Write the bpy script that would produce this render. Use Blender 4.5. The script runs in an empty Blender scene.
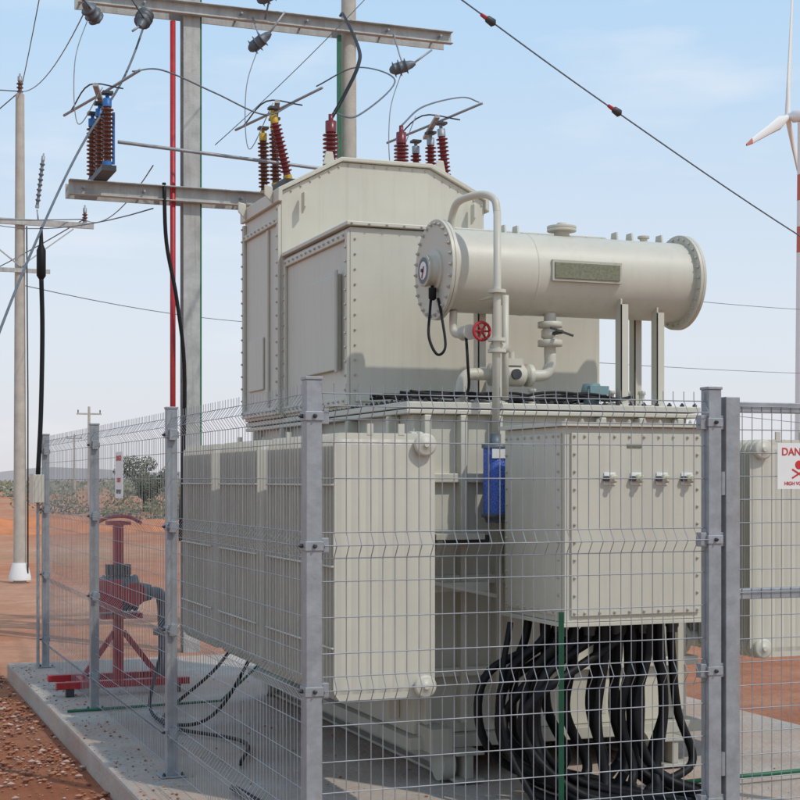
import bpy, math, random
from mathutils import Vector, Matrix
random.seed(7)
S=bpy.context.scene
# ------------------------------------------------ materials
def mat(name,col,rough=.5,metal=0,var=.12,scale=3.0,bump=0,bscale=40,streak=0,dirt=None,spec=None,patch=None):
    m=bpy.data.materials.new(name); m.use_nodes=True
    nt=m.node_tree; N=nt.nodes; L=nt.links
    b=N['Principled BSDF']; b.inputs['Roughness'].default_value=rough; b.inputs['Metallic'].default_value=metal
    if spec is not None: b.inputs['Specular IOR Level'].default_value=spec
    tc=N.new('ShaderNodeTexCoord')
    n=N.new('ShaderNodeTexNoise'); n.inputs['Scale'].default_value=scale; n.inputs['Detail'].default_value=6
    n.inputs['Roughness'].default_value=.65
    L.new(tc.outputs['Object'],n.inputs['Vector'])
    r=N.new('ShaderNodeValToRGB'); r.color_ramp.elements[0].position=.3; r.color_ramp.elements[1].position=.7
    c=Vector(col)
    r.color_ramp.elements[0].color=(*(c*(1-var)),1); r.color_ramp.elements[1].color=(*[min(1,v) for v in c*(1+var)],1)
    L.new(n.outputs['Fac'],r.inputs['Fac']); out=r.outputs['Color']
    def over(out,mapscale,nscale,lo,hi,amt,colr):
        mp=N.new('ShaderNodeMapping'); mp.inputs['Scale'].default_value=mapscale
        L.new(tc.outputs['Object'],mp.inputs['Vector'])
        n2=N.new('ShaderNodeTexNoise'); n2.inputs['Scale'].default_value=nscale; n2.inputs['Detail'].default_value=8; n2.inputs['Roughness'].default_value=.6
        L.new(mp.outputs['Vector'],n2.inputs['Vector'])
        r2=N.new('ShaderNodeValToRGB'); r2.color_ramp.elements[0].position=lo; r2.color_ramp.elements[1].position=hi
        r2.color_ramp.elements[0].color=(0,0,0,1); r2.color_ramp.elements[1].color=(amt,amt,amt,1)
        L.new(n2.outputs['Fac'],r2.inputs['Fac'])
        mx=N.new('ShaderNodeMix'); mx.data_type='RGBA'
        L.new(r2.outputs['Color'],mx.inputs['Factor']); L.new(out,mx.inputs['A'])
        mx.inputs['B'].default_value=(*colr,1); return mx.outputs['Result']
    if streak>0: out=over(out,(14,14,.7),1.6,.5,.78,streak,dirt or (.25,.17,.11))
    if patch: out=over(out,(1,1,1),.9,.36,.66,patch[0],patch[1]); out=over(out,(1,1,1),9,.50,.72,patch[0]*.8,patch[1])
    L.new(out,b.inputs['Base Color'])
    rn=N.new('ShaderNodeMapRange'); rn.inputs['To Min'].default_value=max(0,rough-.1); rn.inputs['To Max'].default_value=min(1,rough+.12)
    L.new(n.outputs['Fac'],rn.inputs['Value']); L.new(rn.outputs['Result'],b.inputs['Roughness'])
    if bump>0:
        n3=N.new('ShaderNodeTexNoise'); n3.inputs['Scale'].default_value=bscale; n3.inputs['Detail'].default_value=8
        L.new(tc.outputs['Object'],n3.inputs['Vector'])
        bp=N.new('ShaderNodeBump'); bp.inputs['Strength'].default_value=bump; bp.inputs['Distance'].default_value=.02
        L.new(n3.outputs['Fac'],bp.inputs['Height']); L.new(bp.outputs['Normal'],b.inputs['Normal'])
    return m
PAINT=mat('pebble_grey_paint',(.565,.54,.455),.45,0,.05,2.2,.03,60,.26,(.42,.35,.27))
PAINTD=mat('darker_grey_paint',(.46,.44,.37),.5,0,.1,5,.05,60,.4,(.27,.21,.16))  # darker, more heavily streaked grey for bolts, skid and brackets
CREAM=mat('cream_paint',(.55,.52,.38),.45,0,.06,2,.02,60,.2)
GALV=mat('galvanised_steel',(.33,.35,.37),.5,.4,.18,14,.05,80,.25,(.36,.27,.2))
WIRE=mat('galvanised_wire',(.31,.32,.34),.5,.3,.2,9)
STEEL=mat('weathered_beam',(.44,.45,.43),.6,.15,.2,6,.08,50,.5,(.22,.18,.15))
POLEC=mat('concrete_pole',(.47,.44,.38),.85,0,.15,5,.2,60)
WHITE=mat('white_paint',(.78,.78,.76),.5,0,.04,3)
BLACK=mat('black_cable',(.006,.006,.007),.55,0,.3,9,spec=.3)
DARK=mat('dark_metal',(.05,.052,.055),.5,.2,.2,9)
BROWN=mat('brown_porcelain',(.12,.045,.03),.25,0,.2,12)
REDP=mat('red_porcelain',(.17,.022,.024),.3,0,.2,12)
RED=mat('red_paint',(.42,.02,.025),.45,0,.15,9,.03,60,.3)
BLUE=mat('blue_cap',(.03,.15,.42),.45,0,.1,9)
YEL=mat('yellow_cap',(.55,.35,.03),.45,0,.1,9)
GREEN=mat('green_paint',(.015,.13,.06),.5,0,.2,9)
GLASSB=mat('silica_gel_blue',(.08,.17,.66),.2,0,.6,130,.5,160)
GREYM=mat('grey_motor',(.13,.15,.17),.5,.2,.2,9)
TEAL=mat('teal_device',(.16,.26,.27),.5,0,.1,9)
PLATE=mat('nameplate',(.20,.20,.13),.4,.3,.3,60)
CONC=mat('concrete',(.45,.41,.36),.9,0,.22,1.3,.5,35,patch=(.7,(.43,.27,.19)))
BAND=mat('turbine_red',(.55,.14,.10),.5)
# ------------------------------------------------ mesh builder
def frame(d):
    d=Vector(d).normalized(); a=Vector((0,0,1)) if abs(d.z)<.9 else Vector((1,0,0))
    u=d.cross(a).normalized(); return u,d.cross(u).normalized()
class MB:
    def __init__(s,name,parent=None): s.n=name; s.v=[]; s.f=[]; s.m=[]; s.sm=[]; s.mats=[]; s.parent=parent
    def mi(s,m):
        if m not in s.mats: s.mats.append(m)
        return s.mats.index(m)
    def add(s,vs,fs,m,smooth=False):
        o=len(s.v); s.v+= [tuple(v) for v in vs]; k=s.mi(m)
        for f in fs: s.f.append([i+o for i in f]); s.m.append(k); s.sm.append(smooth)
    def box(s,x0,x1,y0,y1,z0,z1,m):
        vs=[(x,y,z) for z in(z0,z1) for y in(y0,y1) for x in(x0,x1)]
        s.add(vs,[(0,2,3,1),(4,5,7,6),(0,1,5,4),(2,6,7,3),(0,4,6,2),(1,3,7,5)],m)
    def obox(s,c,sz,rot,m):
        R=rot if isinstance(rot,Matrix) else Matrix.Rotation(rot,3,'Z'); c=Vector(c)
        vs=[c+R@Vector((x*sz[0]/2,y*sz[1]/2,z*sz[2]/2)) for z in(-1,1) for y in(-1,1) for x in(-1,1)]
        s.add(vs,[(0,2,3,1),(4,5,7,6),(0,1,5,4),(2,6,7,3),(0,4,6,2),(1,3,7,5)],m)
    def bar(s,p0,p1,w,h,m):
        p0=Vector(p0);p1=Vector(p1);u,v=frame(p1-p0)
        vs=[p+u*a*w/2+v*b*h/2 for p in(p0,p1) for a,b in((-1,-1),(1,-1),(1,1),(-1,1))]
        s.add(vs,[(3,2,1,0),(4,5,6,7),(0,1,5,4),(1,2,6,5),(2,3,7,6),(3,0,4,7)],m)
    def prism(s,pts,ext,m):
        n=len(pts);e=Vector(ext);p=[Vector(q) for q in pts]
        s.add(p+[q+e for q in p],[tuple(range(n))[::-1],tuple(range(n,2*n))]+[(i,(i+1)%n,(i+1)%n+n,i+n) for i in range(n)],m)
    def lathe(s,p0,axis,prof,m,n=20):
        p0=Vector(p0);d=Vector(axis).normalized();u,v=frame(d);vs=[];fs=[]
        for t,r in prof:
            for i in range(n):
                a=2*math.pi*i/n; vs.append(p0+d*t+(u*math.cos(a)+v*math.sin(a))*r)
        for j in range(len(prof)-1):
            for i in range(n):
                k=(i+1)%n; fs.append((j*n+i,j*n+k,(j+1)*n+k,(j+1)*n+i))
        s.add(vs,fs,m,n>8)
        s.add([vs[i] for i in range(n)],[tuple(range(n))[::-1]],m); o=(len(prof)-1)*n
        s.add([vs[o+i] for i in range(n)],[tuple(range(n))],m)
    def cyl(s,p0,p1,r,m,n=16,r1=None):
        d=Vector(p1)-Vector(p0); s.lathe(p0,d,[(0,r),(d.length,r if r1 is None else r1)],m,n)
    def tube(s,pts,r,m,n=8,sub=6):
        P=[Vector(p) for p in pts]
        if sub>1 and len(P)>2:
            Q=[]
            for i in range(len(P)-1):
                a=P[i-1] if i else P[0]*2-P[1]; b=P[i]; c=P[i+1]; d=P[i+2] if i+2<len(P) else P[-1]*2-P[-2]
                for k in range(sub):
                    t=k/sub; Q.append(.5*((2*b)+(c-a)*t+(2*a-5*b+4*c-d)*t*t+(3*b-a-3*c+d)*t**3))
            Q.append(P[-1]); P=Q
        vs=[];fs=[]; u=None
        for i,p in enumerate(P):
            d=(P[min(i+1,len(P)-1)]-P[max(i-1,0)]).normalized()
            if u is None: u,_=frame(d)
            else: u=(u-d*u.dot(d)).normalized()
            v=d.cross(u)
            for k in range(n):
                a=2*math.pi*k/n; vs.append(p+(u*math.cos(a)+v*math.sin(a))*r)
        for j in range(len(P)-1):
            for k in range(n):
                q=(k+1)%n; fs.append((j*n+k,j*n+q,(j+1)*n+q,(j+1)*n+k))
        fs.append(tuple(range(n))[::-1]); fs.append(tuple(range(len(vs)-n,len(vs))))
        s.add(vs,fs,m,n>4)
    def bolts(s,p0,p1,k,nrm,m,r=.011,h=.012):
        p0=Vector(p0);p1=Vector(p1);nr=Vector(nrm).normalized()
        for i in range(k):
            p=p0.lerp(p1,i/(k-1) if k>1 else .5); s.lathe(p-nr*.002,nr,[(0,r),(h,r),(h+.001,r*.55),(h*1.6,r*.5)],m,6)
    def done(s,bevel=0):
        me=bpy.data.meshes.new(s.n); me.from_pydata(s.v,[],s.f); me.update()
        for m in s.mats: me.materials.append(m)
        me.polygons.foreach_set('material_index',s.m); me.polygons.foreach_set('use_smooth',s.sm)
        o=bpy.data.objects.new(s.n,me); S.collection.objects.link(o)
        if bevel:
            b=o.modifiers.new('bevel','BEVEL'); b.width=bevel; b.segments=2; b.limit_method='ANGLE'; b.angle_limit=math.radians(50)
        if s.parent: o.parent=s.parent
        return o
def empty(n):
    e=bpy.data.objects.new(n,None); S.collection.objects.link(e); return e
# world frame: x along front fence, y along side fence, z above slab
CAM=Vector((-1.739,-5.533,1.614)); YAW=math.atan2(.3553,.9348)
# ------------------------------------------------ ground
def ground():
    m=bpy.data.materials.new('red_laterite_soil'); m.use_nodes=True; nt=m.node_tree;N=nt.nodes;L=nt.links
    b=N['Principled BSDF']; b.inputs['Roughness'].default_value=.95; b.inputs['Specular IOR Level'].default_value=.2
    tc=N.new('ShaderNodeTexCoord')
    def noise(sc,de=6):
        n=N.new('ShaderNodeTexNoise'); n.inputs['Scale'].default_value=sc; n.inputs['Detail'].default_value=de
        n.inputs['Roughness'].default_value=.65; L.new(tc.outputs['Object'],n.inputs['Vector']); return n
    n1=noise(.09); n2=noise(2.2,8)
    r=N.new('ShaderNodeValToRGB'); e=r.color_ramp.elements
    e[0].position=.38; e[0].color=(.53,.20,.095,1); e[1].position=.60; e[1].color=(.60,.34,.22,1)
    L.new(n1.outputs['Fac'],r.inputs['Fac'])
    r2=N.new('ShaderNodeValToRGB'); r2.color_ramp.elements[0].position=.3; r2.color_ramp.elements[0].color=(.6,.5,.47,1); r2.color_ramp.elements[1].position=.65; r2.color_ramp.elements[1].color=(1,1,1,1)
    L.new(n2.outputs['Fac'],r2.inputs['Fac'])
    mx=N.new('ShaderNodeMix'); mx.data_type='RGBA'; mx.blend_type='MULTIPLY'; mx.inputs['Factor'].default_value=.65
    L.new(r.outputs['Color'],mx.inputs['A']); L.new(r2.outputs['Color'],mx.inputs['B'])
    r3=N.new('ShaderNodeValToRGB'); r3.color_ramp.elements[0].position=.55; r3.color_ramp.elements[1].position=.6
    r3.color_ramp.elements[0].color=(0,0,0,1); r3.color_ramp.elements[1].color=(.35,.35,.35,1)
    n4=noise(.05,8); L.new(n4.outputs['Fac'],r3.inputs['Fac'])
    mx2=N.new('ShaderNodeMix'); mx2.data_type='RGBA'; L.new(r3.outputs['Color'],mx2.inputs['Factor']); L.new(mx.outputs['Result'],mx2.inputs['A']); mx2.inputs['B'].default_value=(.38,.27,.15,1)
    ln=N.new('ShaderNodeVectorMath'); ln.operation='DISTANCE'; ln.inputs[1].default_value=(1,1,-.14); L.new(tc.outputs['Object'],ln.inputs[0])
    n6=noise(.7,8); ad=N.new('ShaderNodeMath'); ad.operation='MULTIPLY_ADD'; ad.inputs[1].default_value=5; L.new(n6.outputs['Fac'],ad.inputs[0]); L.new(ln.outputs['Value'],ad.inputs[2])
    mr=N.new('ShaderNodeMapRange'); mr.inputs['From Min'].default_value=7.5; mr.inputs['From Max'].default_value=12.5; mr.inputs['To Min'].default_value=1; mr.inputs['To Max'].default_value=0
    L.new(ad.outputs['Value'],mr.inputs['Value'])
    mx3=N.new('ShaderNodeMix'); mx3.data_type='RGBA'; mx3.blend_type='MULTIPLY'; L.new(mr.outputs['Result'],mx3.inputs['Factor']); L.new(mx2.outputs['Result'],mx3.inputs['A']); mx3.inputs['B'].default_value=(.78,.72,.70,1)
    L.new(mx3.outputs['Result'],b.inputs['Base Color'])
    bp=N.new('ShaderNodeBump'); bp.inputs['Strength'].default_value=.9; bp.inputs['Distance'].default_value=.05
    n5=noise(11,12); L.new(n5.outputs['Fac'],bp.inputs['Height']); L.new(bp.outputs['Normal'],b.inputs['Normal'])
    from mathutils import noise as mn
    vs=[];fs=[]
    xs=sorted(set([-4000,-1500,-600,-250,-120,-70]+[-45+i*1.0 for i in range(0,80)]+[40,55,80,120,250,600,1500,4000]))
    ys=sorted(set([-400,-100,-40,-20]+[-10+i*1.0 for i in range(0,90)]+[90,110,140,200,300,600,1500,4000]))
    for y in ys:
        for x in xs:
            z=-.14+.05*mn.noise(Vector((x*.3,y*.3,0)))
            d=math.hypot(x-2,y-3)
            if d>18 and d<200: z+=min(1,(d-18)/15)*.25*mn.noise(Vector((x*.06,y*.06,3)))
            if -1.5<x<9 and -1<y<10: z=-.15
            vs.append((x,y,z))
    nx=len(xs)
    for j in range(len(ys)-1):
        for i in range(nx-1): fs.append((j*nx+i,j*nx+i+1,(j+1)*nx+i+1,(j+1)*nx+i))
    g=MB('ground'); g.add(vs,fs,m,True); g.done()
    k=MB('earth_mound'); vs=[];fs=[]
    nx,ny=90,16
    for j in range(ny):
        for i in range(nx):
            u=i/(nx-1); v=j/(ny-1); x=-24+u*36; y=38+v*9+u*6
            h=math.sin(math.pi*v)**.8*(.75)*math.sin(math.pi*u)**.35
            h*=1+.6*mn.noise(Vector((x*.35,y*.6,1))); h+=.10*mn.noise(Vector((x*1.3,y*1.3,2)))
            vs.append((x,y,-.3+h))
    for j in range(ny-1):
        for i in range(nx-1): fs.append((j*nx+i,j*nx+i+1,(j+1)*nx+i+1,(j+1)*nx+i))
    k.add(vs,fs,mat('orange_earth',(.56,.21,.095),.95,0,.25,1.2,.6,6,spec=.2),True); k.done()
    gm=[mat('gravel_red',(.42,.20,.12),.95,0,.3,6,spec=.2),mat('gravel_pale',(.55,.39,.31),.95,0,.3,6,spec=.2),mat('gravel_dark',(.31,.14,.09),.95,0,.3,6,spec=.2)]
    q=MB('gravel')
    ico=[Vector(v).normalized() for v in ((0,0,1),(.9,0,.45),(.28,.85,.45),(-.72,.53,.45),(-.72,-.53,.45),(.28,-.85,.45),(0,0,-1))]
    fi=[(0,1,2),(0,2,3),(0,3,4),(0,4,5),(0,5,1),(6,2,1),(6,3,2),(6,4,3),(6,5,4),(6,1,5)]
    for i in range(15000):
        x=-.3-abs(random.gauss(0,1.2)) ; y=random.uniform(-1,13)
        if mn.noise(Vector((x*.9,y*.9,5)))<-.08 and random.random()<.8: continue
        r=random.choice([.004,.005,.006,.008,.011,.015,.022])*random.uniform(.7,1.3)
        R=Matrix.Rotation(random.random()*6.3,3,'Z')
        q.add([Vector((x,y,-.147+.3*r))+R@Vector((v.x*r*random.uniform(.7,1.4),v.y*r*random.uniform(.7,1.3),v.z*r*.75)) for v in ico],fi,random.choice(gm+gm[:1]))
    for i in range(900):
        x=random.choice((random.uniform(-.27,.0),random.uniform(-.27,3.6))); y=random.uniform(-.4,7.9)
        r=random.choice([.003,.004,.006,.010])*random.uniform(.7,1.3); R=Matrix.Rotation(random.random()*6.3,3,'Z')
        q.add([Vector((x,y,.3*r))+R@Vector((v.x*r*random.uniform(.7,1.4),v.y*r,v.z*r*.7)) for v in ico],fi,random.choice(gm))
    q.done()
ground()
s=MB('concrete_slab')
s.prism([(-.28,-.45,-.3),(4.25,-.45,-.3),(4.25,8.05,-.3),(-.28,8.05,-.3)],(0,0,.3),CONC)
s.done(.018)
# ------------------------------------------------ vegetation
LEAF=[mat('foliage_dark',(.07,.095,.045),.9,0,.3,2),mat('foliage_mid',(.11,.135,.065),.9,0,.3,2),mat('foliage_dry',(.20,.18,.10),.9,0,.3,2)]
HLEAF=[mat('haze_tinted_foliage_dark',(.17,.19,.14),.95,0,.2,.2),mat('haze_tinted_foliage_mid',(.22,.23,.16),.95,0,.2,.2),mat('haze_tinted_foliage_dry',(.34,.30,.21),.95,0,.2,.2)]  # paler leaf colours: distance haze is painted into the base colour
BARK=mat('bark',(.12,.08,.05),.9,0,.3,8)
def leaves(q,c,rad,n,size,mats=LEAF):
    for i in range(n):
        while True:
            v=Vector([random.uniform(-1,1) for _ in range(3)])
            if v.length<1: break
        p=Vector(c)+Vector((v.x*rad[0],v.y*rad[1],v.z*rad[2]))
        a=Vector([random.gauss(0,1) for _ in range(3)]).normalized(); b=a.orthogonal().normalized(); sz=size*random.uniform(.6,1.4)
        k=0 if v.z<-.1 else random.choice([0,1,1,2])
        q.add([p+a*sz,p+b*sz*.6,p-a*sz,p-b*sz*.6],[(0,1,2,3)],mats[k])
def tree(name,x,y,h,w):
    q=MB(name); q.lathe((x,y,-.3),(0,0,1),[(0,h*.05),(h*.3,h*.035),(h*.6,h*.02)],BARK,8)
    for i in range(12):
        a=random.random()*6.3; r=random.uniform(.1,.42)*w; z=random.uniform(.28,.85)*h
        q.tube([(x,y,h*.2),(x+math.cos(a)*r*.6,y+math.sin(a)*r*.6,z*.8),(x+math.cos(a)*r,y+math.sin(a)*r,z)],h*.012,BARK,5,3)
        leaves(q,(x+math.cos(a)*r,y+math.sin(a)*r,z),(w*.2,w*.2,h*.14),380,h*.02)
    q.done()
def camw(cx,d): return (-1.739+.9348*cx+.3553*d, -5.533-.3553*cx+.9348*d)
x,y=camw(-13.6,80); tree('bush_tree',x,y,3.1,3.0)
q=MB('distant_vegetation')
for i in range(420):
    d=random.uniform(150,420); cx=random.uniform(-.32,.5)*d; x,y=camw(cx,d)
    h=random.uniform(.4,1.2)*(1+d/300); w=random.uniform(2,9)
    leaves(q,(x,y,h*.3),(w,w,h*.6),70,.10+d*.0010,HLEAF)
for i in range(26):
    d=random.uniform(55,110); cx=random.uniform(-.25,-.13)*d; x,y=camw(cx,d)
    leaves(q,(x,y,.2),(random.uniform(.8,2.2),1.2,random.uniform(.4,.8)),110,.09,LEAF)
q.done()
hm=mat('haze_tinted_ridge',(.50,.54,.57),1,0,.05,.01,spec=0)  # atmospheric haze put into the hills' pale blue-grey colour
q=MB('distant_hills')
vs=[];fs=[]; n=160
for i in range(n):
    cx=-1800+3600*i/(n-1); x,y=camw(cx,2600); h=12+8*math.sin(i*.13)+6*math.sin(i*.37+1)+2*random.random()
    vs+=[(x,y,-5),(x,y,max(4,h))]
for i in range(n-1): fs.append((2*i,2*i+2,2*i+3,2*i+1))
q.add(vs,fs,hm); q.done()
# ------------------------------------------------ fence
FOLDS=(1.90,1.36,.80,.24)
PR=[(.04,0)]
for f in sorted(FOLDS): PR+=[(f-.05,0),(f,-.035),(f+.05,0)]
PR.append((1.99,0))
HZ=sorted([z for z in (.05,.52,.66,1.08,1.22,1.62,1.76,.40,.94)]+[f+o for f in FOLDS for o in(-.05,0,.05)])
def offs(z):
    for (a,oa),(b,ob) in zip(PR,PR[1:]):
        if a<=z<=b: return oa+(ob-oa)*(z-a)/(b-a)
    return 0
def panel(q,p0,p1,out,r=.0018):
    p0=Vector(p0);p1=Vector(p1);L=(p1-p0).length;n=int(round(L/.05));o=Vector(out)
    for i in range(n+1):
        p=p0.lerp(p1,i/n); wob=random.uniform(-.002,.002)
        q.tube([p+Vector((0,0,z))-o*f+o*wob for z,f in PR],r,WIRE,4,1)
    for z in HZ:
        f=-offs(z)
        q.tube([p0+Vector((0,0,z))+o*(f+.004),p1+Vector((0,0,z))+o*(f+.004)],r*1.15,WIRE,4,1)
F=empty('wire_mesh_fence')
q=MB('mesh_panels',F)
for k in range(3): panel(q,(0,.04+2.55*k,0),(0,2.51+2.55*k,0),(-1,0,0),.0015)
panel(q,(.04,0,0),(1.755,0,0),(0,-1,0),.0020)
q.done()
q=MB('posts',F)
def post(x,y,h=2.0,w=.055,clampdirs=()):
    q.box(x-w/2,x+w/2,y-w/2,y+w/2,0,h,GALV)
    q.box(x-w/2-.004,x+w/2+.004,y-w/2-.004,y+w/2+.004,h,h+.012,GALV)
    q.box(x-.07,x+.07,y-.07,y+.07,0.002,.012,GALV)
    q.bolts((x-.05,y-.05,.012),(x+.05,y-.05,.012),2,(0,0,1),DARK)
    for z in (.24,.8,1.36,1.86):
        for dx,dy in clampdirs:
            cx,cy=x+dx*(w/2+.012),y+dy*(w/2+.012)
            q.box(cx-.02,cx+.02,cy-.02,cy+.02,z-.03,z+.03,GALV)
        q.box(x-w/2-.006,x+w/2+.006,y-w/2-.006,y+w/2+.006,z-.018,z+.018,GALV)
        q.bolts((x-.0,y-w/2-.006,z),(x,y-w/2-.006,z),1,(0,-1,0),DARK,.009,.012)
        q.bolts((x-w/2-.006,y,z),(x-w/2-.006,y,z),1,(-1,0,0),DARK,.009,.012)
post(0,0,2.0,.062,((1,0),(0,1)))
for k in (1,2,3): post(0,2.55*k,2.0,.058,((0,1),(0,-1)) if k<3 else ((0,-1),))
post(1.79,0,2.0,.062,((-1,0),(1,0)))
q.done(.003)
# ------------------------------------------------ gate
G=empty('steel_gate')
q=MB('gate_frame',G)
q.box(1.842,1.912,-.035,.035,.05,1.97,GALV)
q.box(3.2,3.26,-.03,.03,.05,1.95,GALV)
q.box(1.912,3.2,-.022,.022,1.905,1.95,GALV)
q.box(1.912,3.2,-.022,.022,1.10,1.145,GALV)
q.box(1.912,3.2,-.022,.022,.10,.145,GALV)
for z in (.4,1.6): q.cyl((1.832,-.02,z-.05),(1.832,-.02,z+.05),.014,GALV,10)
q.done(.003)
q=MB('gate_mesh',G)
for i in range(26):
    x=1.93+i*.05
    q.tube([(x,-.024,.1),(x,-.024,1.93)],.0021,WIRE,4,1)
for i in range(19):
    z=.13+i*.1
    q.tube([(1.915,-.028,z),(3.2,-.028,z)],.0021,WIRE,4,1)
q.done()
def text(t,loc,size,m,rot,parent,al='CENTER'):
    c=bpy.data.curves.new('lettering','FONT'); c.body=t; c.size=size; c.align_x=al; c.extrude=.0004; c.offset=size*.012
    c.materials.append(m); o=bpy.data.objects.new('lettering',c); o.location=loc; o.rotation_euler=rot; S.collection.objects.link(o); o.parent=parent; return o
RT=mat('sign_red',(.6,.03,.03),.5); BT=mat('sign_black',(.02,.02,.02),.5)
D=empty('danger_sign')
q=MB('plate',D); q.box(2.10,2.33,-.038,-.035,1.575,1.775,WHITE); q.done()
rx=(math.radians(90),0,0)
text('DANGER',(2.213,-.0395,1.722),.046,RT,rx,D); text('HIGH VOLTAGE',(2.213,-.0395,1.592),.022,RT,rx,D)
q=MB('skull',D)
q.lathe((2.21,-.0385,1.68),(0,-1,0),[(0,.020),(.001,.018)],RT,16)
q.obox((2.21,-.0392,1.642),(.08,.001,.007),Matrix.Rotation(.5,3,'Y'),RT); q.obox((2.21,-.0397,1.642),(.08,.001,.007),Matrix.Rotation(-.5,3,'Y'),RT)
q.done()
D2=empty('warning_sign')
q=MB('plate',D2); q.box(-.052,-.049,3.72,3.98,1.50,1.79,WHITE); q.done()
r2=(math.radians(90),0,math.radians(-90))
text('DANGER',(-.054,3.85,1.735),.045,RT,r2,D2); text('11000 V',(-.054,3.85,1.60),.04,RT,r2,D2); text('KEEP OUT',(-.054,3.85,1.53),.035,BT,r2,D2)
J=empty('junction_box')
q=MB('box',J); q.box(-.12,-.031,7.5,7.72,1.42,1.66,PAINT); q.box(-.128,-.12,7.49,7.73,1.41,1.67,PAINT); q.cyl((-.07,7.6,0),(-.07,7.6,1.42),.014,GALV,8); q.done(.004)
q=MB('cable_riser',J)
q.tube([(-.07,7.6,1.66),(-.04,7.64,2.2),(-.02,7.7,2.9),(-.03,7.7,3.4)],.020,BLACK,8)
q.lathe((-.03,7.7,3.35),(0,0,1),[(0,.02),(.03,.04),(.25,.04),(.30,.02),(.45,.012)],BLACK,12)
q.done()
# ------------------------------------------------ transformer
T=empty('power_transformer')
q=MB('tank',T)
X0,X1,Y0,Y1=1.2,2.9,2.0,5.2
q.box(X0,X1,Y0,Y1,.24,1.97,PAINT)
q.box(X0-.06,X1+.06,Y0-.06,Y1+.06,1.97,1.995,PAINT)
q.box(X0-.06,X1+.06,Y0-.06,Y1+.06,2.001,2.035,PAINT)
for z in (.55,1.05,1.6): q.box(X0-.05,X1+.05,Y0-.05,Y1+.05,z,z+.05,PAINT)
for x in (1.24,1.45,1.66,2.3,2.55,2.8): q.box(x,x+.04,Y0-.07,Y0-.001,.3,1.965,PAINT)
for y in (2.2,2.9,3.6,4.3,5.0): q.box(X0-.07,X0-.001,y,y+.04,.3,1.965,PAINT)
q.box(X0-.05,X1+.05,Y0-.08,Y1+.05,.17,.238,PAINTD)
q.done(.005)
q=MB('tank_bolts',T)
q.bolts((X0-.03,Y0-.04,2.035),(X1+.03,Y0-.04,2.035),22,(0,0,1),DARK,.013,.014)
q.bolts((X0-.04,Y0-.03,2.035),(X0-.04,Y1+.03,2.035),40,(0,0,1),DARK,.013,.014)
q.done()
q=MB('skid_base',T)
for x in (1.35,2.6):
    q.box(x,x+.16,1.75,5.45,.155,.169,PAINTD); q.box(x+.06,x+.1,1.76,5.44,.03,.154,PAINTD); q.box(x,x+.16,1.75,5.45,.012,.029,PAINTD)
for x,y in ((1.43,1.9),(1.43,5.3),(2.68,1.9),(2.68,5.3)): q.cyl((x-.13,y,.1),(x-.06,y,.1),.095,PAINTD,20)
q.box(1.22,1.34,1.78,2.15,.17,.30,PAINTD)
q.done(.003)
def roofprism(q,pts,y0,y1,m): q.prism([(x,y0,z) for x,z in pts],(0,y1-y0,0),m)
q=MB('bushing_housing',T)
by0,by1=4.25,5.2
pts=[(1.12,2.04),(2.62,2.04),(2.62,3.60),(2.2,3.80),(1.55,3.80),(1.12,3.57)][::-1]
roofprism(q,pts,by0,by1,PAINT)
band=[(1.09,3.50),(1.09,3.59),(1.54,3.83),(2.21,3.832),(2.65,3.62),(2.65,3.52),(2.62,3.54),(2.62,3.602),(2.2,3.803),(1.55,3.803),(1.12,3.572),(1.12,3.50)]
roofprism(q,band,by0-.03,by1+.03,PAINT)
for y in (by0+.0,by1-.04): q.box(1.095,1.119,y,y+.04,2.06,3.48,PAINT)
q.box(1.095,1.1185,by0+.05,by1-.05,3.36,3.40,PAINT); q.box(1.095,1.1185,by0+.05,by1-.05,2.06,2.11,PAINT)
q.box(1.10,1.1185,by0+.28,by0+.31,2.12,3.35,PAINT)
q.box(1.105,1.1185,by0+.42,by1-.14,2.25,2.62,PAINT)
for y in (4.35,5.05): q.prism([(1.088,y,3.5),(1.03,y,3.56),(1.03,y,3.63),(1.088,y,3.62)],(0,.015,0),PAINT)
for x in (1.25,2.5): q.prism([(x,by0-.03,3.42),(x,by0-.1,3.46),(x,by0-.1,3.56),(x,by0-.03,3.56)],(.015,0,0),PAINT)
for x,y in ((1.45,4.35),(2.28,4.35),(1.85,5.1)): q.prism([(x,y,3.80),(x+.09,y,3.80),(x+.07,y,3.89),(x+.02,y,3.89)],(0,.015,0),PAINT)
q.lathe((1.82,4.5,3.83),(0,0,1),[(0,.16),(.012,.16),(.013,.13),(.025,.13)],PAINT,24)
q.done(.005)
q=MB('cable_housing',T)
hx0,hx1,hy0,hy1=1.15,2.82,2.9,4.246
q.box(hx0,hx1,hy0,hy1,2.04,3.12,PAINT)
q.box(hx0-.03,hx1+.03,hy0-.03,hy1-.002,3.125,3.15,PAINT)
for y in (hy0,hy1-.045): q.box(hx0-.022,hx0-.001,y,y+.04,2.06,3.10,PAINT)
q.box(hx0-.022,hx0-.001,hy0+.045,hy1-.05,3.05,3.1,PAINT); q.box(hx0-.022,hx0-.001,hy0+.045,hy1-.05,2.06,2.11,PAINT)
q.box(hx0-.03,hx0-.001,hy0+.16,hy0+.78,2.28,2.86,PAINT)
q.box(hx0-.045,hx0-.031,hy0+.13,hy0+.17,2.26,2.88,PAINTD)
q.box(hx0+.03,hx1-.03,hy0-.018,hy0-.001,2.08,2.12,PAINT)
q.done(.005)
q=MB('housing_bolts',T)
for z in (3.075,2.085): q.bolts((hx0-.022,hy0+.06,z),(hx0-.022,hy1-.06,z),14,(-1,0,0),PAINTD,.009,.009)
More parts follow.
